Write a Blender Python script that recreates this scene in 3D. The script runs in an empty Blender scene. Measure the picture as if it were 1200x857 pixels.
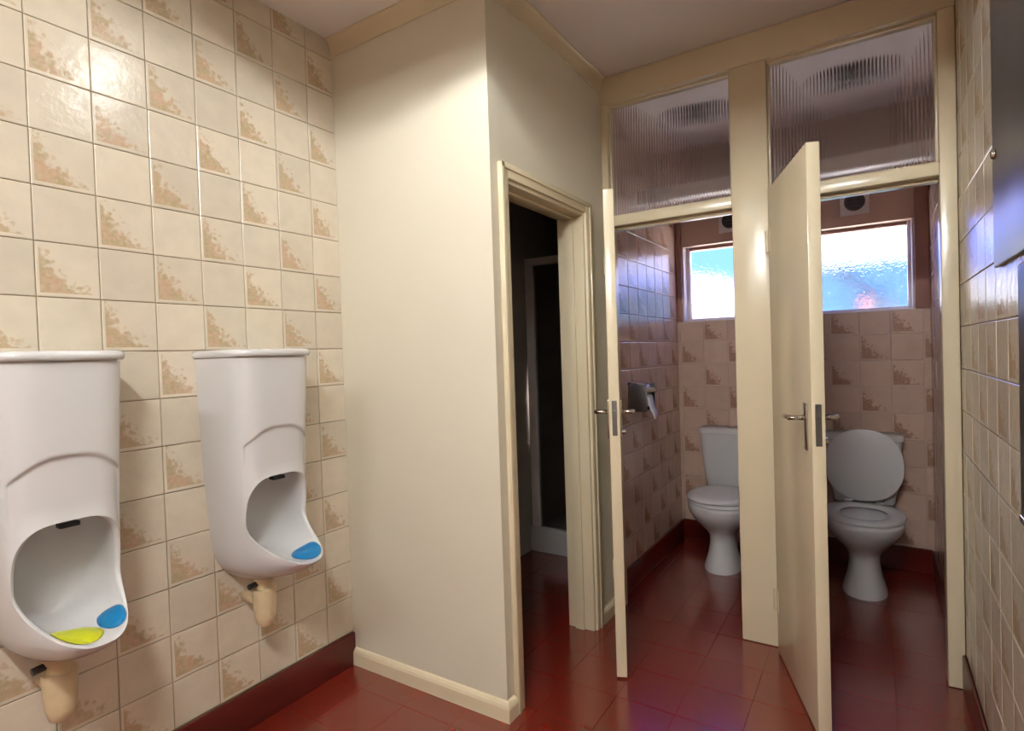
import bpy, bmesh, math, random
from mathutils import Matrix, Vector
random.seed(7)
scene = bpy.context.scene
col = scene.collection

# ------------------------------------------------------------------ camera
F_PX, YAW, PITCH, ROLL, CAM_H = 664.7, -0.5678, -0.0195, -0.0326, 1.32
fw = Vector((math.sin(YAW)*math.cos(PITCH), math.cos(YAW)*math.cos(PITCH), math.sin(PITCH)))
rt = fw.cross(Vector((0, 0, 1))).normalized(); up = rt.cross(fw)
r2 = rt*math.cos(ROLL) + up*math.sin(ROLL); u2 = up*math.cos(ROLL) - rt*math.sin(ROLL)
cam = bpy.data.cameras.new('camera'); cam_o = bpy.data.objects.new('camera', cam); col.objects.link(cam_o)
cam.sensor_fit = 'HORIZONTAL'; cam.sensor_width = 36.0; cam.lens = F_PX*36.0/1200.0; cam.clip_start = 0.02
cam_o.matrix_world = Matrix(((r2.x, u2.x, -fw.x, 0), (r2.y, u2.y, -fw.y, 0), (r2.z, u2.z, -fw.z, CAM_H), (0, 0, 0, 1)))
scene.camera = cam_o

# ------------------------------------------------------------------ sky, sun, exposure
world = bpy.data.worlds.new('sky'); scene.world = world; world.use_nodes = True
bg = world.node_tree.nodes['Background']; bg.inputs[0].default_value = (0.07, 0.16, 1.0, 1); bg.inputs[1].default_value = 6.0
sun = bpy.data.lights.new('sun', 'SUN'); sun.energy = 105.0; sun.angle = 0.01; sun.color = (1, 0.95, 0.88)
sun_o = bpy.data.objects.new('sun', sun); col.objects.link(sun_o); sun_o.location = (-3, -6, 9)
sun_o.rotation_euler = (math.radians(12), 0, math.radians(-15))
vs = scene.view_settings
vs.view_transform = 'Standard'; vs.look = 'None'; vs.gamma = 1.0; vs.use_curve_mapping = False; vs.exposure = 0.0
scene.display_settings.display_device = 'sRGB'
TUBE_W = 160.0            # emission strength of the fluorescent tubes

# ------------------------------------------------------------------ dimensions (metres)
XL, XR = -1.931, 0.274            # faces of the tiled side walls
XB, YA = -1.134, 1.675            # corner of the boxed-in shower room
YS = 2.674                        # front of the cubicle screen
YB = 3.95                         # cubicle back wall
H = 2.683                         # ceiling
YR = -2.7                         # wall behind the camera
ZT = 0.1385; P = 0.1537           # tile courses start above the red skirting
XPA, XPB, XJ = -0.521, -0.369, 0.2197   # middle post, right jamb
ZG0, ZG1 = 1.99, 2.55             # transom glass

# ------------------------------------------------------------------ materials
def srgb(r, g, b):
    f = lambda c: (c/255/12.92) if c/255 <= 0.04045 else ((c/255+0.055)/1.055)**2.4
    return (f(r), f(g), f(b), 1)
class NT:
    def __init__(s, name):
        s.m = bpy.data.materials.new(name); s.m.use_nodes = True; s.t = s.m.node_tree
        s.b = s.t.nodes['Principled BSDF']; s.out = s.t.nodes['Material Output']
    def n(s, typ, **kw):
        x = s.t.nodes.new(typ)
        for k, v in kw.items():
            if k in x.inputs.keys() if isinstance(k, str) else False: x.inputs[k].default_value = v
            else: setattr(x, k, v)
        return x
    def l(s, a, b): s.t.links.new(a, b)
    def math(s, op, a, b=None):
        x = s.n('ShaderNodeMath', operation=op)
        for i, v in enumerate((a, b)):
            if v is None: continue
            if isinstance(v, (int, float)): x.inputs[i].default_value = v
            else: s.l(v, x.inputs[i])
        return x.outputs[0]
    def mix(s, fac, a, b):
        x = s.n('ShaderNodeMix', data_type='RGBA')
        for i, v in ((0, fac), (6, a), (7, b)):
            if isinstance(v, (int, float, tuple)): x.inputs[i].default_value = v
            else: s.l(v, x.inputs[i])
        return x.outputs[2]
    def bump(s, h, strength, dist=0.01):
        x = s.n('ShaderNodeBump'); x.inputs['Strength'].default_value = strength; x.inputs['Distance'].default_value = dist
        s.l(h, x.inputs['Height']); s.l(x.outputs[0], s.b.inputs['Normal']); return x
    def noise(s, scale, detail=3, vec=None, rough=0.5):
        x = s.n('ShaderNodeTexNoise'); x.inputs['Scale'].default_value = scale; x.inputs['Detail'].default_value = detail
        x.inputs['Roughness'].default_value = rough
        if vec is not None: s.l(vec, x.inputs['Vector'])
        return x.outputs['Fac']
def setp(b, **kw):
    for k, v in kw.items(): b.inputs[k.replace('_', ' ')].default_value = v

def simple(name, c, rough=0.5, metal=0.0, var=0.06, nscale=6, bump=0.0, bscale=60, coat=0.0):
    t = NT(name); tc = t.n('ShaderNodeTexCoord')
    f = t.noise(nscale, 4, tc.outputs['Object'])
    dark = tuple(x*(1-var*2) for x in c[:3]) + (1,)
    t.l(t.mix(f, dark, tuple(min(1, x*(1+var)) for x in c[:3]) + (1,)), t.b.inputs['Base Color'])
    setp(t.b, Roughness=rough, Metallic=metal)
    if coat: t.b.inputs['Coat Weight'].default_value = coat; t.b.inputs['Coat Roughness'].default_value = 0.06
    if bump: t.bump(t.noise(bscale, 3, tc.outputs['Object']), bump, 0.004)
    return t.m

def tile_mat(name, base, pat1=None, pat2=None, rough=0.2, spec=0.6):
    t = NT(name); tc = t.n('ShaderNodeTexCoord'); uv = tc.outputs['UV']; oi = t.n('ShaderNodeObjectInfo')
    off = t.n('ShaderNodeVectorMath', operation='MULTIPLY_ADD'); t.l(uv, off.inputs[0]); off.inputs[1].default_value = (1, 1, 1)
    cmb = t.n('ShaderNodeCombineXYZ'); t.l(t.math('MULTIPLY', oi.outputs['Random'], 37.0), cmb.inputs[2]); t.l(cmb.outputs[0], off.inputs[2])
    v = off.outputs[0]
    n1 = t.noise(2.2, 4, v); n2 = t.noise(9, 4, v)
    lo = tuple(x*0.86 for x in base[:3]) + (1,); hi = tuple(min(1, x*1.07) for x in base[:3]) + (1,)
    mott = t.mix(n1, lo, hi)
    rb = t.n('ShaderNodeHueSaturation'); t.l(mott, rb.inputs['Color'])
    t.l(t.math('ADD', t.math('MULTIPLY', oi.outputs['Random'], 0.14), 0.93), rb.inputs['Value'])
    colr = rb.outputs[0]
    if pat1:
        sx = t.n('ShaderNodeSeparateXYZ'); t.l(uv, sx.inputs[0])
        u_ = t.math('SUBTRACT', sx.outputs[0], 0.05); v_ = t.math('SUBTRACT', sx.outputs[1], 0.07)
        # ragged sprig in the lower left corner
        d = t.math('ADD', t.math('POWER', t.math('DIVIDE', t.math('MAXIMUM', u_, 0.0), 0.84), 0.8),
                   t.math('POWER', t.math('DIVIDE', t.math('MAXIMUM', v_, 0.0), 0.95), 0.8))
        vo = t.n('ShaderNodeTexVoronoi'); vo.inputs['Scale'].default_value = 9.0; t.l(v, vo.inputs['Vector'])
        rag = t.math('ADD', t.math('MULTIPLY', t.math('SUBTRACT', n2, 0.5), 0.9), t.math('MULTIPLY', t.math('SUBTRACT', vo.outputs['Distance'], 0.35), 0.45))
        e = t.math('ADD', d, rag)
        mr = t.n('ShaderNodeMapRange'); t.l(e, mr.inputs[0]); mr.inputs[1].default_value = 1.10; mr.inputs[2].default_value = 0.86
        inb = t.math('MULTIPLY', t.math('GREATER_THAN', u_, 0.0), t.math('GREATER_THAN', v_, 0.0))
        n3 = t.noise(5, 3, v)
        leaf = t.math('ADD', 0.4, t.math('MULTIPLY', t.noise(14, 3, v), 0.75))
        m = t.math('MULTIPLY', t.math('MULTIPLY', mr.outputs[0], inb), leaf)
        mr2 = t.n('ShaderNodeMapRange'); t.l(n3, mr2.inputs[0]); mr2.inputs[1].default_value = 0.4; mr2.inputs[2].default_value = 0.6
        colr = t.mix(m, colr, t.mix(mr2.outputs[0], pat1, pat2))
    t.l(colr, t.b.inputs['Base Color']); setp(t.b, Roughness=rough)
    t.b.inputs['Specular IOR Level'].default_value = spec
    t.bump(t.math('ADD', t.noise(5, 2, v), t.math('MULTIPLY', t.noise(26, 2, v), 0.25)), 0.22, 0.006)
    return t.m

M = {}
TB = srgb(214, 202, 182)
M['tile'] = tile_mat('cream_tile', TB)
M['tile_pat'] = tile_mat('cream_tile_with_sprig', TB, srgb(174, 154, 116), srgb(190, 156, 126))
TS = srgb(206, 176, 158)
M['stall_tile'] = tile_mat('rose_tile', TS, rough=0.16, spec=0.9)
M['stall_tile_pat'] = tile_mat('rose_tile_with_sprig', TS, srgb(150, 118, 92), srgb(162, 118, 98), rough=0.16, spec=0.9)
M['grout'] = simple('grout', srgb(140, 118, 90), 0.85)
M['cream'] = simple('cream_emulsion', srgb(216, 207, 187), 0.55, var=0.03, nscale=2, bump=0.05, bscale=120)
M['gloss'] = simple('cream_gloss_paint', srgb(220, 205, 174), 0.22, var=0.03, nscale=3, bump=0.04, bscale=40)
M['ceiling'] = simple('ceiling_paint', srgb(232, 224, 220), 0.7, var=0.03, nscale=2)
M['red'] = simple('red_floor_paint', srgb(122, 34, 20), 0.2, var=0.14, nscale=7, bump=0.10, bscale=18)
M['red'].node_tree.nodes['Principled BSDF'].inputs['Specular IOR Level'].default_value = 0.9
_rb = M['red'].node_tree.nodes['Principled BSDF'].inputs
_rb['Coat Weight'].default_value = 0.8; _rb['Coat Roughness'].default_value = 0.2; _rb['Coat IOR'].default_value = 1.6
M['red_skirt'] = simple('red_skirting_paint', srgb(92, 22, 16), 0.3, var=0.12, nscale=8, bump=0.05, bscale=30)
M['ceramic'] = simple('white_ceramic', srgb(208, 206, 205), 0.12, var=0.01, nscale=3)
M['plastic'] = simple('white_plastic', srgb(218, 216, 215), 0.25, var=0.01)
M['chrome'] = simple('chrome', srgb(205, 200, 192), 0.15, metal=1.0, var=0.02)
M['steel'] = simple('brushed_steel', srgb(136, 136, 136), 0.36, metal=1.0, var=0.04)
M['dark'] = simple('dark_plastic', srgb(30, 28, 29), 0.35, var=0.05)
M['brown'] = simple('brown_timber', srgb(160, 116, 102), 0.4, var=0.12, nscale=12)
M['board'] = simple('tan_painted_board', srgb(198, 166, 148), 0.5, var=0.05)
M['upper'] = simple('stall_emulsion', srgb(190, 172, 164), 0.7, var=0.03)
M['frame'] = simple('white_frame_paint', srgb(226, 216, 214), 0.35, var=0.03)
M['shower'] = simple('shower_wall_panel', srgb(178, 172, 166), 0.6, var=0.06)
M['pipe'] = simple('painted_pipe', srgb(214, 192, 154), 0.45, var=0.1, nscale=30)
M['blue'] = simple('blue_gel_mat', srgb(20, 120, 178), 0.35, var=0.15, nscale=50)
M['yellow'] = simple('yellow_gel_mat', srgb(200, 205, 30), 0.35, var=0.12, nscale=50)
M['paper'] = simple('white_tissue', srgb(238, 238, 242), 0.8, var=0.02)
M['lampgrey'] = simple('grey_lamp_body', srgb(70, 66, 64), 0.5)
M['render_white'] = simple('white_render', srgb(158, 154, 148), 0.8, var=0.03)
M['slate'] = simple('blue_slate', srgb(38, 60, 120), 0.6, var=0.1, nscale=4)
M['cyan'] = simple('pale_cyan_render', srgb(62, 98, 108), 0.8, var=0.04)
M['brick'] = simple('pink_brick', srgb(112, 70, 66), 0.8, var=0.1, nscale=20)
M['pale_bounce_ground'] = simple('pale_bounce_ground', srgb(190, 188, 180), 0.9, var=0.1, nscale=5)  # yard colour kept pale to bounce sunlight onto the cubicle ceilings
M['reflector'] = simple('white_enamel', srgb(225, 222, 214), 0.4, var=0.01)

def glass(name, ior, rough, bump=0.0, bscale=30, tint=(1, 1, 1, 1)):
    t = NT(name)
    setp(t.b, Roughness=rough, IOR=ior); t.b.inputs['Transmission Weight'].default_value = 1.0
    t.b.inputs['Base Color'].default_value = tint
    if bump:
        tc = t.n('ShaderNodeTexCoord'); t.bump(t.noise(bscale, 2, tc.outputs['Object']), bump, 0.01)
    return t.m
M['reeded'] = glass('reeded_glass', 1.45, 0.10)
M['obscure'] = glass('obscure_glass', 1.35, 0.06, 0.25, 45)
M['smoked'] = glass('shower_glass', 1.45, 0.05, tint=(0.7, 0.7, 0.7, 1))

em = NT('fluorescent_tube'); em.b.inputs['Emission Color'].default_value = (0.97, 1.0, 0.99, 1); em.b.inputs['Emission Strength'].default_value = TUBE_W
M['tube'] = em.m
em2 = NT('fill_light_emission'); em2.b.inputs['Emission Color'].default_value = (0.97, 1.0, 0.99, 1); em2.b.inputs['Emission Strength'].default_value = TUBE_W*1.9  # emission of the added fill light on the urinal side
M['fill_tube'] = em2.m
em3 = NT('strong_fill_light_emission'); em3.b.inputs['Emission Color'].default_value = (0.97, 1.0, 0.99, 1); em3.b.inputs['Emission Strength'].default_value = TUBE_W*5.4  # stronger emission of the added fill light on the mirror side
M['strong_fill_tube'] = em3.m

def wall_tile_mat():
    t = NT('tiled_wall_far'); tc = t.n('ShaderNodeTexCoord'); sx = t.n('ShaderNodeSeparateXYZ'); t.l(tc.outputs['Object'], sx.inputs[0])
    cm = t.n('ShaderNodeCombineXYZ'); t.l(sx.outputs[1], cm.inputs[0]); t.l(t.math('SUBTRACT', sx.outputs[2], ZT), cm.inputs[1])
    br = t.n('ShaderNodeTexBrick'); br.offset = 0; br.inputs['Scale'].default_value = 1.0
    br.inputs['Brick Width'].default_value = P; br.inputs['Row Height'].default_value = P; br.inputs['Mortar Size'].default_value = 0.0016
    br.inputs['Color1'].default_value = TB; br.inputs['Color2'].default_value = tuple(x*0.9 for x in TB[:3]) + (1,)
    br.inputs['Mortar'].default_value = srgb(158, 136, 104); t.l(cm.outputs[0], br.inputs['Vector'])
    t.l(br.outputs['Color'], t.b.inputs['Base Color']); setp(t.b, Roughness=0.25); return t.m
M['wall_tile'] = wall_tile_mat()

# ------------------------------------------------------------------ mesh helpers
def box(bm, x0, x1, y0, y1, z0, z1, bev=0.0, seg=2):
    r = bmesh.ops.create_cube(bm, size=1.0)
    vsx = r['verts']
    for v in vsx:
        v.co = Vector(((x0+x1)/2 + v.co.x*(x1-x0), (y0+y1)/2 + v.co.y*(y1-y0), (z0+z1)/2 + v.co.z*(z1-z0)))
    if bev:
        es = list({e for v in vsx for e in v.link_edges})
        bmesh.ops.bevel(bm, geom=es, offset=bev, segments=seg, affect='EDGES', profile=0.5)
def loft(bm, rings, cap0=True, cap1=True, closed=True):
    vr = [[bm.verts.new(p) for p in r] for r in rings]
    n = len(vr[0])
    for a, b in zip(vr, vr[1:]):
        for i in range(n if closed else n-1):
            j = (i+1) % n
            try: bm.faces.new((a[i], a[j], b[j], b[i]))
            except ValueError: pass
    if cap0: bm.faces.new(list(reversed(vr[0])))
    if cap1: bm.faces.new(vr[-1])
    return vr
def ring(cx, cy, z, rx, ry, n=40, e=2.0):
    out = []
    for i in range(n):
        a = 2*math.pi*i/n; c, s = math.cos(a), math.sin(a)
        out.append(Vector((cx + rx*math.copysign(abs(c)**(2/e), c), cy + ry*math.copysign(abs(s)**(2/e), s), z)))
    return out
def tube(bm, pts, r, n=12, caps=True):
    pts = [Vector(p) for p in pts]; rings = []
    rs = r if isinstance(r, (list, tuple)) else [r]*len(pts)
    for i, p in enumerate(pts):
        d = (pts[min(i+1, len(pts)-1)] - pts[max(i-1, 0)]).normalized()
        a = d.orthogonal().normalized() if i == 0 else (a - d*a.dot(d)).normalized()
        b = d.cross(a)
        rings.append([p + (a*math.cos(2*math.pi*k/n) + b*math.sin(2*math.pi*k/n))*rs[i] for k in range(n)])
    loft(bm, rings, caps, caps)
def props(o, label=None, cat=None, kind=None, group=None):
    if label: o['label'] = label
    if cat: o['category'] = cat
    if kind: o['kind'] = kind
    if group: o['group'] = group
    return o
def obj(name, bm, mat, parent=None, smooth=False, angle=None, **kw):
    bmesh.ops.recalc_face_normals(bm, faces=bm.faces)
    me = bpy.data.meshes.new(name); bm.to_mesh(me); bm.free()
    me.materials.append(M[mat] if isinstance(mat, str) else mat)
    if smooth: me.shade_smooth()
    if angle: me.shade_smooth(); me.set_sharp_from_angle(angle=math.radians(angle))
    o = bpy.data.objects.new(name, me); col.objects.link(o)
    if parent: o.parent = parent
    return props(o, **kw)
def bobj(name, boxes, mat, parent=None, bev=0.0, **kw):
    bm = bmesh.new()
    for b in boxes: box(bm, *b, bev=bev)
    return obj(name, bm, mat, parent, angle=40 if bev else None, **kw)
def empty(name, loc=(0, 0, 0), rz=0.0, **kw):
    o = bpy.data.objects.new(name, None); col.objects.link(o); o.location = loc; o.rotation_euler = (0, 0, rz); o.empty_display_size = 0.1
    return props(o, **kw)
def copy_tree(o, parent=None):
    c = o.copy(); col.objects.link(c)
    c.parent = parent
    for ch in list(o.children): copy_tree(ch, c)
    return c

# ------------------------------------------------------------------ tiles
tile_cache = {}
TT = 0.005
def tile_mesh(w, h, u0, v0, matname, thick=TT):
    key = (round(w, 4), round(h, 4), round(u0, 3), round(v0, 3), matname, thick)
    if key in tile_cache: return tile_cache[key]
    b = 0.0022
    co = []
    for ins, z in ((0, 0), (0, thick-b*0.7), (b, thick)):
        co += [(ins, ins, z), (w-ins, ins, z), (w-ins, h-ins, z), (ins, h-ins, z)]
    fs = []
    for k in (0, 4):
        for i in range(4):
            j = (i+1) % 4; fs.append((k+i, k+j, k+4+j, k+4+i))
    fs.append((8, 9, 10, 11))
    me = bpy.data.meshes.new('tile'); me.from_pydata(co, [], fs)
    uvl = me.uv_layers.new(name='UVMap')
    for lp in me.loops:
        c = me.vertices[lp.vertex_index].co
        uvl.data[lp.index].uv = (u0 + c.x/(P-0.0016), v0 + c.y/(P-0.0016))
    me.materials.append(M[matname]); tile_cache[key] = me
    return me
def tile_field(parent, place, udir, normal, ua, u_lo, u_hi, v_lo, v_hi, mats, par=0, skip=None):
    """place(u, v) -> point on the wall face; ua anchors a vertical joint."""
    G = 0.0024
    i0 = math.floor((u_lo-ua)/P + 1e-6); i1 = math.ceil((u_hi-ua)/P - 1e-6)
    j0 = math.floor((v_lo-ZT)/P + 1e-6); j1 = math.ceil((v_hi-ZT)/P - 1e-6)
    rotm = Matrix((udir, (0, 0, 1), normal)).transposed()
    for i in range(i0, i1):
        for j in range(j0, j1):
            a, b = max(ua+i*P+G/2, u_lo), min(ua+(i+1)*P-G/2, u_hi)
            c, d = max(ZT+j*P+G/2, v_lo), min(ZT+(j+1)*P-G/2, v_hi)
            if b-a < 0.008 or d-c < 0.008: continue
            if skip and skip((a+b)/2, (c+d)/2): continue
            mn = mats[(i+j+par) % 2]
            me = tile_mesh(b-a, d-c, (a-(ua+i*P+G/2))/P, (c-(ZT+j*P+G/2))/P, mn)
            o = bpy.data.objects.new('tile', me); col.objects.link(o)
            wob = Matrix.Rotation(random.uniform(-.003, .003), 3, 'X') @ Matrix.Rotation(random.uniform(-.003, .003), 3, 'Y')
            mw = (rotm @ wob).to_4x4(); mw.translation = Vector(place(a, c)) - Vector(normal)*TT
            o.matrix_world = mw; o.parent = parent

# ================================================================== THE SETTING
floor = bobj('floor', [(XL-.15, XR+.15, YR-.1, YB+.15, -0.12, -0.003)], 'red', kind='structure', label='glossy red painted tile floor of the washroom', cat='floor')
FS = 0.225
fy = 0.65; ny = int((YB-fy)/FS)+1; nx = int((XR-XL)/FS)+1
for i in range(nx):
    for j in range(ny):
        x0, x1 = XR-(i+1)*FS+.0004, XR-i*FS-.0004; y0, y1 = fy+j*FS+.0004, min(fy+(j+1)*FS-.0004, YB)
        x0 = max(x0, XL)
        if x1-x0 < .02 or y1-y0 < .02: continue
        key = ('floor', round(x1-x0, 4), round(y1-y0, 4))
        if key not in tile_cache:
            w, h, b = x1-x0, y1-y0, .0010; co = []
            for ins, z in ((0, -.0045), (0, -.0005), (b, 0)):
                co += [(ins, ins, z), (w-ins, ins, z), (w-ins, h-ins, z), (ins, h-ins, z)]
            fs = [(k+q, k+(q+1) % 4, k+4+(q+1) % 4, k+4+q) for k in (0, 4) for q in range(4)] + [(8, 9, 10, 11)]
            me = bpy.data.meshes.new('floor_tile'); me.from_pydata(co, [], fs); me.materials.append(M['red']); tile_cache[key] = me
        o = bpy.data.objects.new('floor_tile', tile_cache[key]); col.objects.link(o)
        o.location = (x0, y0, 0); o.rotation_euler = (random.uniform(-.0025, .0025), random.uniform(-.0025, .0025), 0); o.parent = floor
near = bobj('floor_screed', [(XL, XR, YR, fy-.001, -0.0045, 0.0)], 'red', floor)

bobj('ceiling', [(XL-.15, XR+.15, YR-.1, YB+.15, H, H+.12)], 'ceiling', kind='structure', label='pale painted washroom ceiling', cat='ceiling')

wl = bobj('wall_left', [(XL-.12, XL-.004, YR, YA+.08, 0, H)], 'grout', kind='structure', label='cream tiled wall with sprig tiles behind the urinals', cat='wall')
YTL = 0.617
tile_field(wl, lambda u, v: (XL, u, v), (0, 1, 0), (1, 0, 0), YTL, -0.30, YA, ZT, H-.001, ('tile_pat', 'tile'), par=(-int(round((1.8325-ZT)/P))) % 2)
bobj('tiled_surface', [(XL-.004, XL-.0005, YR, -0.302, ZT, H)], 'wall_tile', wl)

wr = bobj('wall_right', [(XR+.004, XR+.12, YR, YB+.15, 0, H)], 'grout', kind='structure', label='cream tiled wall running past the cubicle screen into the end cubicle', cat='wall')
tile_field(wr, lambda u, v: (XR, -u, v), (0, -1, 0), (-1, 0, 0), -YB, -YS+.002, -1.35, ZT, H-.001, ('tile', 'tile_pat'))
tile_field(wr, lambda u, v: (XR, -u, v), (0, -1, 0), (-1, 0, 0), -YB, -YB, -YS-.102, ZT, H-.001, ('stall_tile', 'stall_tile_pat'))
bobj('tiled_surface', [(XR+.0005, XR+.004, YR, 1.348, ZT, H)], 'wall_tile', wr)
bobj('wall_rear', [(XL-.12, XR+.12, YR-.1, YR, 0, H)], 'brown', kind='structure', label='unseen wall opposite the cubicles, coloured brown to cut bounced light', cat='wall')  # unseen wall, made dark to reduce light bouncing back into the room

# shower room box: front and side wall
bobj('wall_box_front', [(XL-.12, XB, YA, YA+.08, 0, H)], 'cream', kind='structure', label='plain cream wall at right angles to the urinal wall', cat='wall')
DY0, DY1, DZ = 1.774, 2.433, 1.965
XS = XB-.012       # face of the wall inside the cubicle
wbs = empty('wall_box_side', (XB, YA, 0), kind='structure', label='cream side wall with the dark shower room doorway', cat='wall')
def rel(o, p): o.location = Vector(o.location) - Vector(p.location); o.parent = p; return o
rel(bobj('plaster', [(XB-.12, XB, YA+.08, DY0-.02, 0, H), (XB-.12, XB, DY1+.02, YS+.10, 0, H), (XB-.12, XB, DY0-.02, DY1+.02, DZ+.02, H)], 'cream'), wbs)
# cubicle left wall, tiled
wcl = bobj('wall_cubicle_left', [(XB-.12, XS-.004, YS+.10, YB+.15, 0, H)], 'grout', kind='structure', label='rose tiled side wall of the cubicle with the toilet roll holder', cat='wall')
tile_field(wcl, lambda u, v: (XS, u, v), (0, 1, 0), (1, 0, 0), YB-8*P, YS+.102, YB, ZT, H-.001, ('stall_tile_pat', 'stall_tile'))
# cubicle back wall with two window openings
W1 = (-1.105, XPA+.045); W2 = (XPB-.045, 0.205); WZ0, WZ1 = 1.505, 2.33
wb = bobj('wall_back', [(XB-.12, XR+.12, YB+.004, YB+.15, 0, WZ0-.005), (XB-.12, XR+.12, YB+.004, YB+.15, WZ1, H),
          (XB-.12, W1[0], YB+.004, YB+.15, WZ0-.005, WZ1), (W1[1], W2[0], YB+.004, YB+.15, WZ0-.005, WZ1), (W2[1], XR+.12, YB+.004, YB+.15, WZ0-.005, WZ1)],
          'upper', kind='structure', label='outside wall of the cubicles tiled below the windows', cat='wall')
XD0, XD1 = -0.48, -0.41          # wall between the cubicles
for lo, hi, an in ((XS, XD0, -0.97), (XD1, XR, 0.085)):
    tile_field(wb, lambda u, v: (u, YB, v), (1, 0, 0), (0, -1, 0), an, lo, hi, ZT, WZ0, ('stall_tile_pat', 'stall_tile'))
bobj('wall_divider', [(XD0, XD1, YS+.10, YB+.15, 0, H)], 'upper', kind='structure', label='wall dividing the two toilet cubicles', cat='wall')

# skirtings
def base(name, b, mat, label):
    return bobj(name, [b], mat, bev=0.006, kind='structure', label=label, cat='skirting')
base('baseboard_left', (XL-.002, XL+.012, YR, YA, 0, ZT-.002), 'red_skirt', 'dark red skirting under the urinal wall')
base('baseboard_right', (XR-.012, XR+.002, YR, YS, 0, ZT-.002), 'red_skirt', 'dark red skirting along the right tiled wall outside the cubicles')
base('baseboard_cubicle_left', (XS-.002, XS+.010, YS+.10, YB, 0, ZT-.002), 'red_skirt', 'dark red skirting below the toilet roll holder')
bobj('baseboard_back', [(XS+.01, XD0, YB-.010, YB+.002, 0, ZT-.002), (XD1, XR-.01, YB-.010, YB+.002, 0, ZT-.002)], 'red_skirt', bev=.004, kind='structure', label='dark red skirting behind the toilets', cat='skirting')
base('baseboard_cubicle_right', (XR-.010, XR+.002, YS+.10, YB-.01, 0, ZT-.002), 'red_skirt', 'dark red skirting inside the end cubicle')
def skirt_profile(bm, p0, p1, nrm, h=0.072, t=0.018):
    prof = [(0, 0), (t, 0), (t, h-.022), (t*.75, h-.012), (t*.4, h-.004), (0, h)]
    p0, p1, nrm = Vector(p0), Vector(p1), Vector(nrm)
    loft(bm, [[p + nrm*a + Vector((0, 0, b)) for a, b in prof] for p in (p0, p1)])
bm = bmesh.new()
_pf = [(0, 0), (.018, 0), (.018, .050), (.0135, .060), (.007, .068), (0, .072)]
loft(bm, [[Vector((XL+.001, YA-a, b)) for a, b in _pf], [Vector((XB+a, YA-a, b)) for a, b in _pf], [Vector((XB+a, DY0-.056, b)) for a, b in _pf]])
obj('baseboard_box_front', bm, 'gloss', kind='structure', label='cream moulded skirting round the plain cream wall corner', cat='skirting')
bm = bmesh.new(); skirt_profile(bm, (XB, DY1+.057, 0), (XB, YS-.001, 0), (1, 0, 0))
obj('baseboard_box_side', bm, 'gloss', kind='structure', label='short cream skirting between shower doorway and cubicle screen', cat='skirting')

# cornice round the box
def cove(bm, p0, p1, nrm, h=0.075, t=0.06):
    p0, p1, nrm = Vector(p0), Vector(p1), Vector(nrm)
    prof = [(0, 0), (0, -h)] + [(t*(1-math.cos(a)) + .006, -h + (h-.006)*math.sin(a)) for a in [k*math.pi/2/8 for k in range(9)]] + [(t+.006, 0)]
    loft(bm, [[p + nrm*a + Vector((0, 0, b)) for a, b in prof] for p in (p0, p1)])
bm = bmesh.new(); cove(bm, (XL, YA, H), (XB+.03, YA, H), (0, -1, 0), .07, .025)
obj('trim_1', bm, 'gloss', angle=50, kind='structure', label='cream cornice above the plain cream wall', cat='cornice')
bm = bmesh.new(); cove(bm, (XB, YA-.03, H), (XB, YS, H), (1, 0, 0), .07, .025)
obj('trim_2', bm, 'gloss', angle=50, kind='structure', label='cream cornice above the shower room doorway wall', cat='cornice')

# shower doorway lining and architrave
dr = empty('trim_3', (XB, DY0, 0), kind='structure', label='cream gloss door lining and architrave of the dark shower doorway', cat='door frame')
def addrel(name, boxes, mat, parent, bev=0.003):
    return rel(bobj(name, boxes, mat, bev=bev), parent)
addrel('jamb', [(XB-.13, XB+.004, DY0-.02, DY0+.012, 0, DZ+.02)], 'gloss', dr)
addrel('jamb', [(XB-.13, XB+.004, DY1-.012, DY1+.02, 0, DZ+.02)], 'gloss', dr)
addrel('head', [(XB-.13, XB+.004, DY0+.012, DY1-.012, DZ-.012, DZ+.02)], 'gloss', dr)
addrel('door_stop', [(XB-.09, XB-.045, DY1-.024, DY1-.012, 0, DZ-.012)], 'gloss', dr)
addrel('door_stop', [(XB-.09, XB-.045, DY0+.012, DY0+.024, 0, DZ-.012)], 'gloss', dr)
addrel('door_stop', [(XB-.09, XB-.045, DY0+.024, DY1-.024, DZ-.024, DZ-.012)], 'gloss', dr)
AW = 0.05
addrel('architrave', [(XB, XB+.016, DY0-.004-AW, DY0-.004, 0, DZ+.004+AW), (XB+.016, XB+.022, DY0-.004-AW, DY0-.004-AW*.6, 0, DZ+.004+AW)], 'gloss', dr)
addrel('architrave', [(XB, XB+.016, DY1+.004, DY1+.004+AW, 0, DZ+.004+AW), (XB+.016, XB+.022, DY1+.004+AW*.6, DY1+.004+AW, 0, DZ+.004+AW)], 'gloss', dr)
addrel('architrave', [(XB, XB+.016, DY0-.004, DY1+.004, DZ+.004, DZ+.004+AW), (XB+.016, XB+.022, DY0-.004-AW, DY1+.004+AW, DZ+.004+AW*.6, DZ+.004+AW)], 'gloss', dr)

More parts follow.
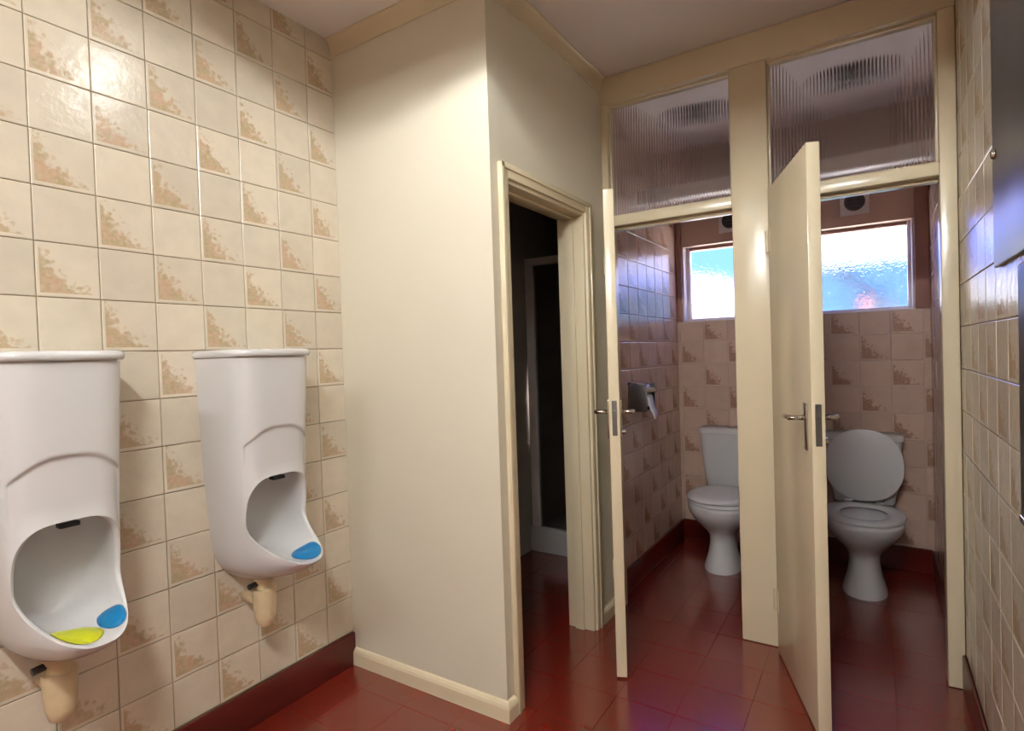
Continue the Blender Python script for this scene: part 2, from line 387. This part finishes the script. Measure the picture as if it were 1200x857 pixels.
# the shower room behind the doorway
SXL, SYB = -1.96, 3.85
bobj('wall_shower_left', [(SXL-.08, SXL, YA+.08, SYB, 0, H)], 'shower', kind='structure', label='dim wall inside the shower room', cat='wall')
bobj('wall_shower_back', [(SXL-.08, XB-.12, SYB, SYB+.08, 0, H)], 'shower', kind='structure', label='dark back wall of the shower', cat='wall')
bobj('floor_shower', [(SXL-.08, XL-.15, YA, SYB, -.12, 0)], 'red', kind='structure', label='red floor inside the shower room', cat='floor')
bobj('ceiling_shower', [(SXL-.08, XL-.15, YA, SYB, H, H+.12)], 'ceiling', kind='structure', label='ceiling of the shower room', cat='ceiling')
sh = empty('shower_enclosure', (-1.6, 3.25, 0), label='dark glazed shower enclosure with white tray inside the doorway', cat='shower')
addrel('tray', [(SXL+.002, XB-.125, 3.25, SYB-.002, 0, .15), (SXL+.002, XB-.125, 3.235, 3.29, 0, .165)], 'ceramic', sh, .008)
addrel('frame_post', [(SXL+.01, SXL+.07, 3.25, 3.29, .165, 1.95)], 'frame', sh)
addrel('frame_post', [(XB-.18, XB-.13, 3.25, 3.29, .165, 1.95)], 'frame', sh)
addrel('frame_rail', [(SXL+.07, XB-.18, 3.25, 3.29, 1.90, 1.95)], 'frame', sh)
addrel('glass_panel', [(SXL+.07, XB-.18, 3.266, 3.272, .17, 1.90)], 'smoked', sh, 0)

# cubicle screen: beam, posts, rails
YD = YS+.10
sc = empty('trim_4', (XB, YS, 0), kind='structure', label='cream painted timber screen framing the two cubicle doorways', cat='door frame')
addrel('beam', [(XB, XR-.001, YS-.004, YD, ZG1, H-.002)], 'gloss', sc, .004)
addrel('post', [(XPA, XPB, YS, YD, .002, ZG1)], 'gloss', sc, .006)
addrel('post', [(XB, XB+.034, YS, YD, .002, ZG1)], 'gloss', sc, .004)
addrel('post', [(XJ, XR-.001, YS, YD, .002, ZG1)], 'gloss', sc, .004)
for a, b in ((XB+.034, XPA), (XPB, XJ)):
    addrel('rail', [(a, b, YS+.006, YD, ZG0-.048, ZG0)], 'gloss', sc, .003)
    addrel('door_stop', [(a, b, YS+.05, YD-.01, ZG0-.062, ZG0-.048)], 'gloss', sc, .002)
# transom lights of reeded glass
for k, (a, b) in enumerate(((XB+.034, XPA), (XPB, XJ))):
    w = empty('window_%d' % (k+3), (a, YS, ZG0), kind='structure', cat='window',
              label=('reeded glass light over the cubicle door beside the shower wall' if k == 0 else 'reeded glass light over the end cubicle door'))
    bm = bmesh.new(); nr = int((b-a)/.0125); pitch = (b-a)/nr; pts = []
    for i in range(nr*6+1):
        x = a + (b-a)*i/(nr*6); pts.append((x, YS+.050 - .0014*abs(math.sin(math.pi*(x-a)/pitch))))
    loft(bm, [[Vector((x, y, z)) for x, y in pts] + [Vector((b, YS+.056, z)), Vector((a, YS+.056, z))] for z in (ZG0+.001, ZG1-.001)])
    rel(obj('pane', bm, 'reeded', angle=25), w)
    for nm, bx in (('bead', (a, b, YS+.030, YS+.046, ZG1-.012, ZG1)), ('bead', (a, b, YS+.030, YS+.046, ZG0, ZG0+.010)),
                   ('bead', (a, a+.008, YS+.030, YS+.046, ZG0+.010, ZG1-.012)), ('bead', (b-.008, b, YS+.030, YS+.046, ZG0+.010, ZG1-.012))):
        addrel(nm, [bx], 'gloss', w, .002)

# doors
def handle_set(leaf, side, w, T, lever_dir):
    """lever handle on backplate; side +1/-1 = face of the leaf, local x runs hinge->edge, y across the leaf"""
    y = side*T/2
    bm = bmesh.new(); box(bm, w-.075, w-.037, min(y, y+side*.008), max(y, y+side*.008), .955, 1.115, bev=.003)
    pl = obj('backplate', bm, 'chrome', leaf, angle=40)
    bm = bmesh.new()
    tube(bm, [(w-.056, y, 1.065), (w-.056, y+side*.045, 1.065), (w-.060, y+side*.054, 1.065), (w-.09, y+side*.055, 1.064), (w-.15, y+side*.05, 1.060)], [.009, .008, .009, .008, .0085], 10)
    obj('lever', bm, 'chrome', leaf, smooth=True)
def door(name, hinge, ang, w, h, T, label, knob_label):
    d = empty(name, (hinge[0], hinge[1], 0.008), ang, kind='structure', cat='door', label=label)
    bm = bmesh.new(); box(bm, 0, w, -T/2, T/2, 0, h, bev=.003)
    leaf = obj('leaf', bm, 'gloss', d, angle=40)
    handle_set(leaf, 1, w, T, 1); handle_set(leaf, -1, w, T, 1)
    bm = bmesh.new(); box(bm, w-.002, w+.0015, -.010, .010, .975, 1.115, bev=.0008); obj('lock_plate', bm, 'steel', leaf)
    bm = bmesh.new(); box(bm, w, w+.010, -.006, .006, 1.05, 1.075, bev=.001); obj('latch', bm, 'steel', leaf)
    bm = bmesh.new(); tube(bm, [(w-.056, T/2, .985), (w-.056, T/2+.022, .985)], .012, 14); obj('thumb_turn', bm, 'chrome', leaf, smooth=False)
    for z in (.22, h-.22):
        bm = bmesh.new(); tube(bm, [(-.004, -T/2-.006, z-.045), (-.004, -T/2-.006, z+.045)], .007, 10)
        box(bm, -.004, .03, -T/2-.002, -T/2+.001, z-.045, z+.045); obj('hinge', bm, 'gloss', d)
    return d
d1 = (-0.879+1.098, 2.118-2.655); d2 = (0.185, -0.51)
door('door_1', (-1.092, 2.652), math.atan2(d1[1], d1[0]), .578, 1.955, .042, 'cream flush cubicle door seen edge on beside the shower wall', '')
door('door_2', (-.348, 2.640), math.atan2(d2[1], d2[0]), .562, 1.975, .042, 'cream flush door of the end cubicle hinged on the middle post', '')

# cubicle windows
for k, (a, b) in enumerate((W1, W2)):
    w = empty('window_%d' % (k+1), (a, YB, WZ0), kind='structure', cat='window',
              label=('obscured glass window over the toilet with the closed lid' if k == 0 else 'obscured glass window over the toilet with the raised lid'))
    y0 = YB+.075; g1 = 2.02
    fl, fr = (.035, .03)
    addrel('reveal', [(a, a+.012, YB+.002, y0, WZ0+.006, g1)], 'frame', w)
    addrel('reveal', [(b-.012, b, YB+.002, y0, WZ0+.006, g1)], 'frame', w)
    addrel('sill', [(a, b, YB-.004, YB+.075, WZ0-.004, WZ0+.006)], 'frame', w, .002)
    addrel('frame_stile', [(a, a+fl, y0, y0+.05, WZ0+.006, g1)], 'frame', w)
    addrel('frame_stile', [(b-fr, b, y0, y0+.05, WZ0+.006, g1)], 'frame', w)
    addrel('frame_rail', [(a+fl, b-fr, y0, y0+.05, WZ0+.006, WZ0+.022)], 'frame', w)
    addrel('frame_rail', [(a+fl, b-fr, y0, y0+.05, g1-.022, g1)], 'brown', w)
    addrel('board', [(a, b, YB+.010, y0+.05, g1, WZ1)], 'board', w)
    addrel('pane', [(a+fl, b-fr, y0+.022, y0+.027, WZ0+.022, g1-.022)], 'obscure', w, 0)
for a, b, lab, n in ((XS, W1[0], 'brown timber strip beside the window in the cubicle with the toilet roll', 5), (W2[1], XR, 'brown timber strip between window and right tiled wall', 6)):
    bobj('trim_%d' % n, [(a+.001, b, YB-.012, YB+.004, WZ0, WZ1)], 'brown', bev=.003, kind='structure', label=lab, cat='trim')
for X, lab in ((-.778, 'round extractor vent partly hidden behind the middle post'), (-.080, 'round extractor vent above the window of the end cubicle')):
    v = empty('extractor_vent', (X, YB+.010, 2.155), label=lab, cat='vent', group='extractor vents over the cubicle windows')
    bm = bmesh.new(); box(bm, -.075, .075, -.014, 0, -.075, .075, bev=.005); obj('plate', bm, 'board' if False else 'frame', v, angle=40)
    bm = bmesh.new(); R0 = [ring(0, 0, 0, r, r, 28) for r in (.046, .052, .046)]
    rr = []
    for r_, yy in zip((.048, .054, .048, .040), (-.014, -.020, -.024, -.016)): rr.append([Vector((p.x*r_, yy, p.y*r_)) for p in ring(0, 0, 0, 1, 1, 28)])
    loft(bm, rr, False, False); obj('rim', bm, 'lampgrey', v, smooth=True)
    bm = bmesh.new(); loft(bm, [[Vector((p.x*.045, yy, p.y*.045)) for p in ring(0, 0, 0, 1, 1, 28)] for yy in (-.0145, -.016)]); obj('grille', bm, 'dark', v)
    for zz in (-.024, 0, .024):
        hw = math.sqrt(.044**2-zz**2); bm = bmesh.new(); box(bm, -hw, hw, -.020, -.0165, zz-.002, zz+.002); obj('bar', bm, 'lampgrey', v)

# white boxed pipe crossing the cubicles above door height
bobj('pipe_boxing', [(XS, XD0, 3.34, 3.41, 2.195, 2.275)], 'frame', bev=.006, label='white boxed-in pipe crossing the cubicle beside the shower wall overhead', cat='pipe boxing', group='boxed pipes over the cubicles')
bobj('pipe_boxing', [(XD1, XR, 3.34, 3.41, 2.190, 2.270)], 'frame', bev=.006, label='white boxed-in pipe crossing the end cubicle overhead', cat='pipe boxing', group='boxed pipes over the cubicles')

# ================================================================== LAMPS
def batten(loc, rz, drop, tmat, wy=.20, wx=.36, tr=.013):
    f = empty('ceiling_light', loc, rz, cat='ceiling light', group='fluorescent ceiling lights')
    bm = bmesh.new(); box(bm, -.36, .36, -.04, .04, -.025, 0, bev=.004); obj('housing', bm, 'reflector', f, angle=40)
    for s in (-1, 1):
        bm = bmesh.new(); y0 = s*.04; y1 = s*wy
        loft(bm, [[Vector((x, a, z)) for a, z in ((y0, -.004), (y1, -.014), (y1, -drop), (y1-s*.004, -drop), (y1-s*.004, -.018), (y0, -.008))] for x in (-wx, wx)])
        obj('side_shade', bm, 'dark', f)
        bm = bmesh.new(); box(bm, s*.335-.012, s*.335+.012, -.015, .015, -.10, -.025, bev=.002); obj('lampholder', bm, 'plastic', f)
    bm = bmesh.new(); tube(bm, [(-.32, 0, -.083), (.32, 0, -.083)], tr, 16); obj('tube', bm, tmat, f, smooth=False)
    return f
lamp = batten((-.95, 1.2, H), math.radians(15.3), .145, 'tube', .12, .80, .008); lamp['label'] = 'fluorescent ceiling light in front of the plain cream wall'
fill_light_left = batten((-1.0, -1.1, H), 0, .108, 'fill_tube', .20, .80); fill_light_left['label'] = 'added fill light behind the camera on the urinal side'  # unseen fill light, added for the general brightness of the room
fill_light_right = batten((-.20, -.40, H), 0, .108, 'strong_fill_tube', .20, .46); fill_light_right['label'] = 'added fill light behind the camera on the mirror side'  # unseen fill light, added to brighten the cubicles and right wall
for X, lab in ((-.84, 'round dark ceiling lamp in the cubicle beside the shower wall'), (-.07, 'round dark ceiling lamp in the end cubicle')):
    L = empty('bulkhead_lamp', (X, 3.37, H), label=lab, cat='ceiling lamp', group='unlit round lamps in the cubicles')
    bm = bmesh.new(); loft(bm, [ring(0, 0, z, r, r, 36) for z, r in ((0, .115), (-.03, .115), (-.04, .105), (-.042, .085), (-.03, .085))], True, True); obj('rim', bm, 'lampgrey', L, angle=40)
    bm = bmesh.new(); loft(bm, [ring(0, 0, z, r, r, 32) for z, r in ((-.031, .084), (-.05, .078), (-.062, .055), (-.067, .02))], True, True); obj('diffuser', bm, 'dark', L, angle=60)

# ================================================================== URINALS
def interp(tab, z):
    for (z0, a), (z1, b) in zip(tab, tab[1:]):
        if z0 <= z <= z1:
            t = (z-z0)/(z1-z0) if z1 > z0 else 0
            return a + (b-a)*t
    return tab[0][1] if z < tab[0][0] else tab[-1][1]
def smooth_tab(tab, z, k=.012): return sum(interp(tab, z+d*k) for d in (-2, -1, 0, 1, 2))/5
UW = [(.575, .045), (.585, .068), (.60, .086), (.63, .103), (.68, .116), (.75, .124), (.88, .133), (1.0, .139), (1.34, .149)]
UD = [(.575, .15), (.585, .20), (.60, .255), (.63, .330), (.655, .378), (.675, .400), (.70, .385), (.75, .345), (.82, .295), (.90, .255), (.96, .240), (1.1, .243), (1.34, .250)]
UN = [(.575, 2.2), (.675, 2.35), (.75, 2.8), (.95, 4.5), (1.34, 5.0)]
ZC, ZTOP, ZLIP, WO = .80, .942, .666, .106
def wo(z):
    if z >= ZTOP or z <= ZLIP: return 0.0
    if z >= ZC: return WO*(1-((z-ZC)/(ZTOP-ZC))**3.2)**(1/3.2)
    return min(WO, .97*smooth_tab(UW, z))*(1-((ZC-z)/(ZC-ZLIP))**2.2)**(1/2.2)
def sstep(a, b, x):
    t = max(0, min(1, (x-a)/(b-a))); return t*t*(3-2*t)
def make_urinal():
    u = empty('urinal', (XL, 0, 0), cat='urinal', group='urinals on the tiled wall')
    zs = [.575, .58, .585, .59, .60, .61, .62, .63, .64, .65, .66, .666]
    N = 46
    zs += [ZLIP + (ZTOP-ZLIP)*(1-math.cos(math.pi*k/N))/2 for k in range(N+1)]
    z = ZTOP+.004
    while z < 1.13: zs.append(z); z += .004
    while z < 1.333: zs.append(z); z += .02
    zs.append(1.338)
    rings = []
    NS, NC = 36, 12
    for z in zs:
        W, D, n = smooth_tab(UW, z), smooth_tab(UD, z, .008), smooth_tab(UN, z)
        o = wo(z); half = []
        edge = min(o+.010, W*.985) if o > 0 else 0.0
        phi_e = math.acos(min(1, (edge/W)**(n/2)))
        def dep(y, x):
            arch = 1.105 - .055*(abs(y)/.118)**2.4
            ins = sstep(.122, .112, abs(y))*sstep(arch+.006, arch-.006, z)*sstep(.70, .86, z)
            return x - .009*ins*(1 if x > .12 else 0)
        for k in range(NS+1):
            ph = phi_e*(k/NS); c, s = math.cos(ph), math.sin(ph)
            y = W*c**(2/n) if c > 1e-9 else 0; x = D*s**(2/n)
            half.append((dep(y, x), y))
        xe, ye = half[-1]
        back = .055
        if o > 0:
            half.append((xe-.0015, ye-(ye-o)*.45)); half.append((xe-.006, ye-(ye-o)*.85)); half.append((xe-.014, o))
            x0 = xe-.016
        else:
            half += [(xe, ye)]*3; x0 = xe
        for k in range(1, NC+1):
            ps = math.pi/2*k/NC
            if o > 0: half.append((x0 - (x0-back)*math.sin(ps)**(2/3.2), o*max(0, math.cos(ps))**(2/3.2)))
            else: half.append((x0, 0.0))
        r = [Vector((x, y, z)) for x, y in half] + [Vector((x, -y, z)) for x, y in reversed(half[:-1])]
        rings.append(r)
    bm = bmesh.new(); loft(bm, rings, True, True, closed=True)
    bmesh.ops.remove_doubles(bm, verts=bm.verts, dist=1e-5)
    obj('bowl', bm, 'ceramic', u, angle=50)
    # lid
    def dring(W, D, z, n=5.0, K=40):
        pts = []
        for k in range(K+1):
            ph = math.pi*k/K; c, s = math.cos(ph), math.sin(ph)
            pts.append(Vector((D*max(0, s)**(2/n), W*math.copysign(abs(c)**(2/n), c), z)))
        return pts
    bm = bmesh.new(); loft(bm, [dring(.143, .244, 1.336), dring(.143, .244, 1.341), dring(.153, .258, 1.341), dring(.157, .263, 1.347), dring(.157, .263, 1.356), dring(.154, .259, 1.362), dring(.148, .252, 1.365)])
    obj('lid', bm, 'ceramic', u, angle=50)
    # flush spreader under the opening's arch
    bm = bmesh.new(); box(bm, .195, .222, -.022, .022, .922, .934, bev=.002); obj('spreader', bm, 'dark', u)
    # waste outlet, boxed and painted
    bm = bmesh.new(); loft(bm, [ring(.11, 0, z, r, r, 20) for z, r in ((.575, .034), (.555, .034), (.553, .028), (.53, .028))]); obj('outlet_nut', bm, 'pipe', u, angle=40)
    bm = bmesh.new(); loft(bm, [ring(.11, 0, z, r, r, 24) for z, r in ((.532, .030), (.53, .040), (.47, .038), (.43, .034), (.405, .028), (.395, .015))]); obj('trap', bm, 'pipe', u, angle=60)
    bm = bmesh.new(); tube(bm, [(.10, 0, .48), (-.004, 0, .48)], .022, 16); obj('waste_pipe', bm, 'pipe', u, smooth=True)
    bm = bmesh.new(); tube(bm, [(.11, -.03, .552), (.11, -.058, .549)], .010, 12); obj('bolt', bm, 'dark', u)
    return u
u1 = make_urinal(); u1.location = (XL, 1.188, 0); u1['label'] = 'white ceramic urinal with a blue mat beside the plain cream wall'
u2 = copy_tree(u1); u2.location = (XL, .592, 0); u2['label'] = 'white ceramic urinal with a yellow and blue mat'
def floor_z(y):   # height of the bowl's trough at |y|
    lo, hi = ZLIP, ZC
    for _ in range(30):
        m = (lo+hi)/2
        if wo(m) < abs(y): lo = m
        else: hi = m
    return hi
def mat_in(name, yc, xa, xb, ya, yb, mat, **kw):
    bm = bmesh.new(); nx, ny = 10, 12; top = []; bot = []
    for i in range(nx+1):
        for j in range(ny+1):
            a, b = 2*i/nx-1, 2*j/ny-1
            ca, cb = a*math.sqrt(1-b*b/2), b*math.sqrt(1-a*a/2)
            x = (xa+xb)/2 + (xb-xa)/2*ca; y = (ya+yb)/2 + (yb-ya)/2*cb
            y0 = floor_z(y)+.003
            e = 1-(ca*ca+cb*cb)**2
            top.append(Vector((x, y, y0+.012*max(e, .05)+.003*math.sin(60*x)*math.sin(70*y)))); bot.append(Vector((x, y, y0-.001)))
    vt = [bm.verts.new(p) for p in top]; vb = [bm.verts.new(p) for p in bot]; w = ny+1
    for i in range(nx):
        for j in range(ny):
            q = (i*w+j, (i+1)*w+j, (i+1)*w+j+1, i*w+j+1)
            bm.faces.new([vt[k] for k in q]); bm.faces.new([vb[k] for k in reversed(q)])
    bd = [(i*w) for i in range(nx+1)] + [nx*w+j for j in range(1, ny+1)] + [i*w+ny for i in range(nx-1, -1, -1)] + [j for j in range(ny-1, 0, -1)]
    for p, q in zip(bd, bd[1:]+bd[:1]): bm.faces.new((vt[p], vb[p], vb[q], vt[q]))
    o = obj(name, bm, mat, None, smooth=True, **kw); o.location = (XL, yc, 0); return o
mat_in('urinal_mat', 1.188, .25, .365, -.01, .07, 'blue', label='blue gel mat lying in the urinal beside the plain cream wall', cat='urinal mat')
mat_in('urinal_mat', .592, .24, .355, -.072, .028, 'yellow', label='yellow gel mat in the urinal bowl next to a blue one', cat='urinal mat')
mat_in('urinal_mat', .592, .23, .345, .030, .078, 'blue', label='blue gel mat tucked beside the yellow one in the urinal', cat='urinal mat')

# ================================================================== TOILETS
def pan_ring(cy, z, hl, hw, n=44, e=2.15): return [Vector((p.x, p.y, z)) for p in ring(0, -cy, 0, hw, hl, n, e)]
def make_toilet(lid_up):
    t = empty('toilet', (0, YB, 0), cat='toilet', group='toilets in the cubicles')
    bm = bmesh.new()
    prof = [(.42, 0, .150, .104), (.42, .015, .150, .104), (.415, .05, .138, .094), (.41, .10, .122, .080), (.405, .16, .112, .072), (.405, .20, .116, .075), (.41, .235, .138, .094),
            (.42, .27, .172, .124), (.43, .31, .206, .155), (.435, .35, .230, .178), (.44, .38, .238, .183), (.44, .395, .238, .183), (.44, .402, .232, .178),
            (.445, .402, .185, .135), (.445, .395, .178, .128), (.445, .36, .168, .12), (.44, .30, .135, .098), (.43, .25, .09, .068), (.42, .23, .05, .04)]
    loft(bm, [pan_ring(c, z, l, w) for c, z, l, w in prof])
    obj('pan', bm, 'ceramic', t, angle=60)
    bm = bmesh.new(); box(bm, -.10, .10, -.27, -.012, .26, .398, bev=.02, seg=3)
    tube(bm, [(0, -.27, .12), (0, -.12, .12), (0, -.012, .18)], [.055, .055, .055], 16)
    obj('pan_shelf', bm, 'ceramic', t, angle=50)
    bm = bmesh.new()
    loft(bm, [[Vector((x, y, z)) for x, y in [(p.x, p.y) for p in ring(0, -.095-dy, 0, w, d, 40, 6)]] for z, w, d, dy in ((.398, .140, .070, -.01), (.41, .150, .076, -.008), (.50, .165, .081, -.002), (.62, .178, .084, 0), (.765, .188, .086, 0))])
    obj('cistern', bm, 'ceramic', t, angle=50)
    bm = bmesh.new(); loft(bm, [[p for p in ring(0, -.096, z, w, d, 40, 6.5)] for z, w, d in ((.763, .186, .086), (.766, .197, .092), (.785, .199, .093), (.796, .196, .090), (.800, .188, .083))])
    cl = obj('cistern_lid', bm, 'ceramic', t, angle=40)
    bm = bmesh.new(); loft(bm, [ring(0, -.096, z, r, r, 24) for z, r in ((.7995, .026), (.806, .025), (.808, .020))]); obj('flush_button', bm, 'chrome', cl, angle=40)
    # seat ring
    bm = bmesh.new(); n = 48
    sec = [(.221, .188, .404), (.225, .192, .412), (.221, .188, .421), (.182, .150, .424), (.148, .115, .420), (.143, .110, .412), (.148, .115, .404)]
    rr = [pan_ring(.425 if w > .14 else .43, z, l, w, n, 2.2) for l, w, z in sec]
    loft(bm, rr + [rr[0]], False, False); bmesh.ops.remove_doubles(bm, verts=bm.verts, dist=1e-6); obj('seat', bm, 'plastic', t, angle=60)
    # lid: hinge line at y=-.20 z=.424
    k_ = .90 if lid_up else 1.0
    bm = bmesh.new(); loft(bm, [pan_ring(.225*k_, z, l*k_, w, n, 2.2) for l, w, z in ((.213, .181, 0), (.224, .191, .004), (.224, .191, .012), (.214, .182, .020), (.17, .14, .025), (.08, .06, .027))])
    lid = obj('lid', bm, 'plastic', t, angle=60); lid.location = (0, -.200, .425)
    if lid_up: lid.rotation_euler = (math.radians(-91), 0, 0); lid.location = (0, -.226, .430)
    for s in (-1, 1):
        bm = bmesh.new(); tube(bm, [(s*.075-.02, -.195, .422), (s*.075+.02, -.195, .422)], .011, 12); obj('hinge', bm, 'plastic' if lid_up else 'dark', t)
    return t
t1 = make_toilet(False); t1.location = (-.785, YB, 0); t1['label'] = 'white toilet with its lid closed in the cubicle beside the shower wall'
t2 = make_toilet(True); t2.location = (-.06, YB, 0); t2['label'] = 'white toilet with its lid raised in the end cubicle'

# toilet roll holder on the cubicle's left wall
hd = empty('toilet_roll_holder', (XS, 3.02, 1.06), label='chrome toilet roll holder on the rose tiled cubicle wall', cat='roll holder')
bm = bmesh.new(); box(bm, 0, .008, -.07, .07, -.085, .085, bev=.003); obj('backplate', bm, 'chrome', hd, angle=40)
bm = bmesh.new(); box(bm, .008, .115, -.070, -.058, -.075, .075, bev=.004); obj('side_plate', bm, 'steel', hd, angle=40)
bm = bmesh.new(); box(bm, .008, .115, .058, .070, -.075, .075, bev=.004); obj('side_plate', bm, 'dark', hd, angle=40)
bm = bmesh.new()
cv = [(.008 + .112*math.sin(a), .03 + .06*math.cos(a)) for a in [k*math.pi/2/8 for k in range(9)]]
loft(bm, [[Vector((x, y, z)) for x, z in cv] + [Vector((x-.003, y, z-.003)) for x, z in reversed(cv)] for y in (-.072, .072)]); obj('cover', bm, 'chrome', hd, angle=40)
bm = bmesh.new(); tube(bm, [(.06, -.058, -.01), (.06, .058, -.01)], .008, 12); obj('spindle', bm, 'dark', hd)
rl = empty('toilet_roll', (XS+.06, 3.02, 1.05), label='white toilet roll with a loose hanging sheet in its holder', cat='toilet roll')
bm = bmesh.new()
prof = [(.048, -.05), (.05, -.048), (.05, .048), (.048, .05), (.02, .05), (.02, -.05)]
rg = [[Vector((r*math.cos(2*math.pi*k/32), y, r*math.sin(2*math.pi*k/32))) for k in range(32)] for r, y in prof]
loft(bm, rg+[rg[0]], False, False); bmesh.ops.remove_doubles(bm, verts=bm.verts, dist=1e-6); obj('roll', bm, 'paper', rl, angle=40)
bm = bmesh.new(); sh_ = [(.050, .01), (.056, -.02), (.062, -.05), (.075, -.075), (.082, -.105)]
loft(bm, [[Vector((x, y*(1-.35*i/4), z + (.02*i/4 if y > 0 else 0))) for i, (x, z) in enumerate(sh_)] + [Vector((x-.0012, y*(1-.35*i/4), z + (.02*i/4 if y > 0 else 0))) for i, (x, z) in reversed(list(enumerate(sh_)))] for y in (-.048, 0, .048)])
obj('loose_sheet', bm, 'paper', rl, smooth=True)

# ================================================================== RIGHT WALL FITTINGS
mp = empty('metal_mirror', (XR, 1.5, 1.5), label='brushed steel wall mirror with a dome-headed screw', cat='mirror')
bm = bmesh.new(); box(bm, -.012, -.0005, -.50, .385, 0, .75, bev=.003); obj('sheet', bm, 'steel', mp, angle=40)
for y, z in ((.34, .275), (-.45, .275)):
    bm = bmesh.new(); loft(bm, [[Vector((-.012-d, y + r*math.cos(2*math.pi*k/20), z + r*math.sin(2*math.pi*k/20))) for k in range(20)] for d, r in ((0, .012), (.004, .012), (.009, .009), (.011, .004))]); obj('screw', bm, 'chrome', mp, smooth=True)
hdry = empty('hand_dryer', (XR, 1.325, .945), label='slim black wall-mounted hand dryer below the steel mirror', cat='hand dryer')
bm = bmesh.new(); box(bm, -.030, -.001, -.18, .18, 0, .525, bev=.010, seg=3); obj('casing', bm, 'dark', hdry, angle=40)
bm = bmesh.new(); box(bm, -.034, -.029, -.12, .165, .008, .022, bev=.002); obj('trim_plate', bm, 'chrome', hdry)

# ================================================================== OUTSIDE, SEEN THROUGH OBSCURED GLASS
bobj('ground', [(-14, 14, YB+.2, 26, -.3, -.1)], 'pale_bounce_ground', kind='structure', label='yard outside the windows', cat='ground')
hs = empty('house', (-4.2, 10, 0), label='white rendered gabled house outside the window', cat='house')
bm = bmesh.new()
loft(bm, [[Vector((x, y, z)) for x, z in ((-2.4, -.1), (2.7, -.1), (2.7, 1.75), (2.25, 2.17), (2.0, 2.48), (1.5, 2.58), (0, 2.7), (-2.4, 2.0))] for y in (0, 5)]); obj('wall', bm, 'render_white', hs)
h2 = empty('neighbour_building', (1.2, 9.5, 0), label='pale cyan low building with a blue slate roof outside the end window', cat='building')
bm = bmesh.new(); box(bm, -2.3, 4, 0, 4, -.1, 2.42); obj('wall', bm, 'cyan', h2)
bm = bmesh.new(); loft(bm, [[Vector((x, y, z)) for y, z in ((-.15, 2.42), (1.0, 2.80), (1.2, 2.80), (1.2, 2.42))] for x in (-2.4, 4.1)]); obj('roof', bm, 'slate', h2)
bm = bmesh.new(); box(bm, -2.3, 4, 1.2, 4, 2.42, 4.4); obj('pale_sky_block', bm, 'render_white', h2)  # added block standing in for the pale sky above the roof
bm = bmesh.new(); tube(bm, [(-1.75, -.03, 2.40), (-1.635, -.03, 2.372), (-.976, -.03, 1.782), (-.7, -.03, 1.5)], .025, 8); obj('downpipe', bm, 'lampgrey', h2)
bm = bmesh.new(); box(bm, -1.33, -1.22, -.25, -.05, -.1, 1.95); obj('brick_pier', bm, 'brick', h2)
